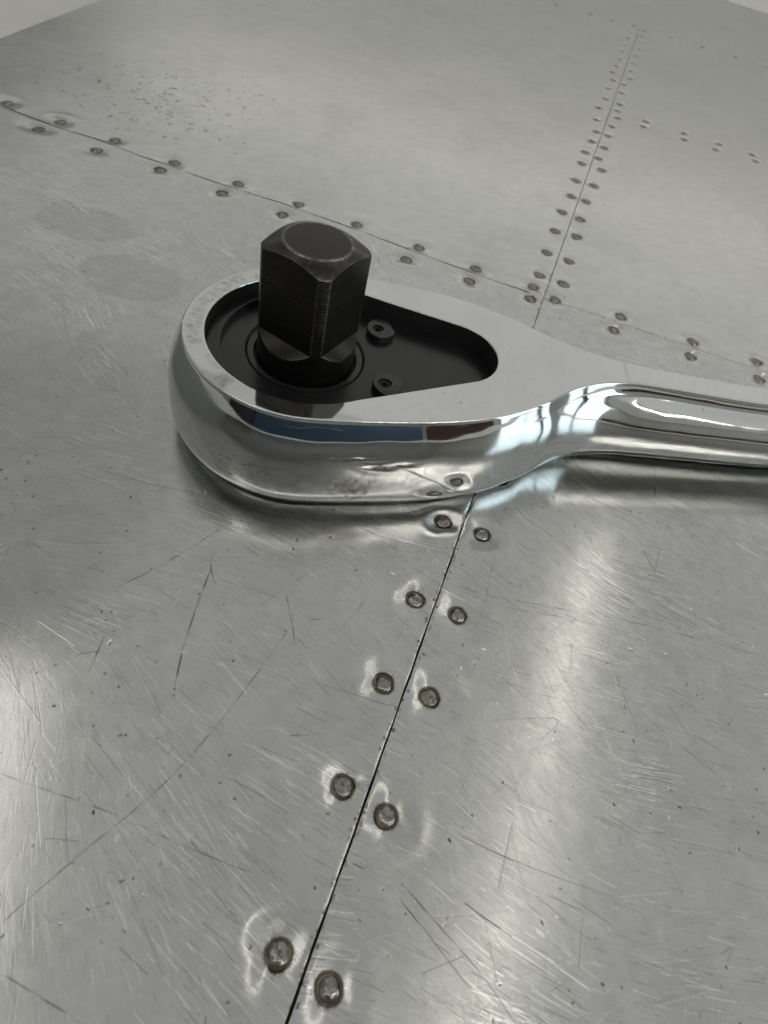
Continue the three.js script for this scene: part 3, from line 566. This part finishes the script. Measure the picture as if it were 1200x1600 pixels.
// seat ring and square drive
{
  const lathe = (p, n = 96) => new THREE.LatheGeometry(p.map(q => V2(q[0] * MM, (q[1] + T) * MM)), n);
  const ring = toCreasedNormals(lathe([[8.6, -5.4], [8.6, -4.05], [8.75, -3.9], [9.7, -3.75], [10.1, -3.3], [10.14, -5.4]]), 0.5);
  part('seat_ring', planUV(ring), steel, wrench);
  part('recess', planUV(new THREE.CylinderGeometry(10.2 * MM, 10.2 * MM, 1 * MM, 48).translate(0, (T - 5.6) * MM, 0)), grimy, wrench);
  // a turned stud with four milled flats: nearest of the turned and the milled surface at each angle and height, edges worn soft
  const NA = 480, ys = [-5.1]; for (let y = -4.6; y < 0.4; y += 0.4) ys.push(y); for (let y = 0.4; y < 2.4; y += 0.08) ys.push(y); for (let y = 2.4; y < 13.9; y += 0.3) ys.push(y); for (let y = 13.9; y < 16.3; y += 0.06) ys.push(y);
  const pos = [], col = [], idx = [], lerp3 = k => col.push(k, k * 0.98, k * 0.95);
  const sm2 = (a, b, k) => { const h = Math.max(k - Math.abs(a - b), 0) / k; return Math.min(a, b) - h * h * k * 0.25; };
  const coneR = y => 8.15 + (15.0 - y) * 2.2, topR = y => 5.02 + Math.sqrt(Math.max(0, 0.18 ** 2 - Math.max(0, y - 16.22) ** 2)) - 0.18 + (16.4 - y) * 2.2 * 0;
  for (const y of ys) for (let i = 0; i < NA; i++) {
    const al = i / NA * 2 * Math.PI, q = ((al + 0.903) % (Math.PI / 2) + Math.PI) % (Math.PI / 2), da = q > Math.PI / 4 ? q - Math.PI / 2 : q;
    const flat = (6.35 + Math.max(0, 1.9 - y) * 0.95) / Math.cos(da), tur = 8.15, con = coneR(y);
    let r = sm2(sm2(flat, tur, 0.12), con, 0.16); const srt = [flat, tur, con].sort((m, n) => m - n), gapE = srt[1] - srt[0];
    const edge = y > 0.2 ? Math.exp(-((gapE / 0.1) ** 2)) : 0, wearAndSheen = edge * (0.35 + 0.9 * vnoise(al * 24, y * 3.1, 4096, 6)) + (y > 14 && con < flat ? (0.05 + 0.42 * vnoise(al * 60 + y * 14, y * 5, 4096, 8) ** 2) * (Math.abs(da) > 0.4 ? 1.7 : 0.6) : 0) + (y < 1.85 && y > 0 && flat < tur ? 0.3 : 0);
    pos.push(r * Math.cos(al) * MM, (y + T) * MM, r * Math.sin(al) * MM); lerp3(mix(0.9, 4.2, clamp(wearAndSheen, 0, 1)));  // vertex colour: worn edges and scuffs, plus painted light on the bevel
  }
  for (let j = 0; j < ys.length - 1; j++) for (let i = 0; i < NA; i++) { const a = j * NA + i, b = j * NA + (i + 1) % NA, c = a + NA, d = b + NA; idx.push(a, c, b, b, c, d); }
  // top: a small round and the flat disc
  const rim = [[5.26, 16.3], [5.15, 16.37], [5.02, 16.4], [4.92, 16.402], [4.8, 16.405], [2.4, 16.41]]; let prev = (ys.length - 1) * NA;
  for (const [R, y] of rim) { const st = pos.length / 3; for (let i = 0; i < NA; i++) { const al = i / NA * 2 * Math.PI; pos.push(R * Math.cos(al) * MM, (y + T) * MM, R * Math.sin(al) * MM); lerp3(R > 4.9 ? 2 + 9 * vnoise(al * 14, R, 4096, 3) : 0.6); } for (let i = 0; i < NA; i++) { const a = prev + i, b = prev + (i + 1) % NA, c = st + i, d = st + (i + 1) % NA; idx.push(a, c, b, b, c, d); } prev = st; }
  const mid = pos.length / 3; pos.push(0, (16.41 + T) * MM, 0); lerp3(0.6); for (let i = 0; i < NA; i++) idx.push(prev + i, mid, prev + (i + 1) % NA);
  const g = new THREE.BufferGeometry(); g.setAttribute('position', new THREE.Float32BufferAttribute(pos, 3)); g.setAttribute('color', new THREE.Float32BufferAttribute(col, 3)); g.setIndex(idx); g.computeVertexNormals();
  // milled lines run level round the square, so they follow the height
  const P = g.attributes.position, N = g.attributes.normal, uv = new Float32Array(P.count * 2);
  for (let i = 0; i < P.count; i++) { const up = Math.abs(N.getY(i)) > 0.4, x = P.getX(i), z = P.getZ(i); if (N.getY(i) > 0.985) { uv[2 * i] = 0.3; uv[2 * i + 1] = 0.0021; continue; } if (up) { uv[2 * i] = x * 0.12; uv[2 * i + 1] = z * 0.12 + 0.004; continue; } uv[2 * i] = (Math.abs(N.getX(i)) > Math.abs(N.getZ(i)) ? z : x) * 1.3; uv[2 * i + 1] = P.getY(i); }
  g.setAttribute('uv', new THREE.BufferAttribute(uv, 2));
  const [c, cx2] = canvas(512, 1024), [c2, g2] = canvas(512, 1024);
  const rowsH = Array.from({ length: 1024 }, (_, j) => { const q = j / 1024 * 46; return 0.5 + 0.5 * Math.sin(q * 6.283 + 2.2 * vnoise(q * 0.7, 0, 64, 6)) * (0.4 + 0.6 * vnoise(q * 1.3, 3, 64, 8)); });
  fill(cx2, 512, 1024, (u, v) => { const j = Math.floor(v * 1024), w = vnoise(u * 7, v * 60, 64, 13); return 120 + 90 * (rowsH[j] - 0.5) * (0.55 + 0.9 * w) + 12 * (hash(u * 512, v * 1024, 4) - 0.5); });
  fill(g2, 512, 1024, (u, v) => { const j = Math.floor(v * 1024), w = fbm(u, v, 6, 4, 15), l = sstep(0.72, 0.99, rowsH[j]) * sstep(0.3, 0.8, vnoise(u * 9, v * 80, 64, 17)); const t = 38 + 14 * (w - 0.5) + 26 * l + 26 * (rowsH[j] - 0.45); return [t, t * 0.985, t * 0.96]; });
  const sm = new THREE.MeshStandardMaterial({ vertexColors: true, map: tex(c2, true, [1 / 0.019, 1 / 0.019]), bumpMap: tex(c, false, [1 / 0.019, 1 / 0.019]), bumpScale: 1.1e-4, metalness: 0.7, roughness: 0.27 });
  part('drive_square', g, sm, wrench);
}
scene.updateMatrixWorld(true);
renderer.render(scene, camera);
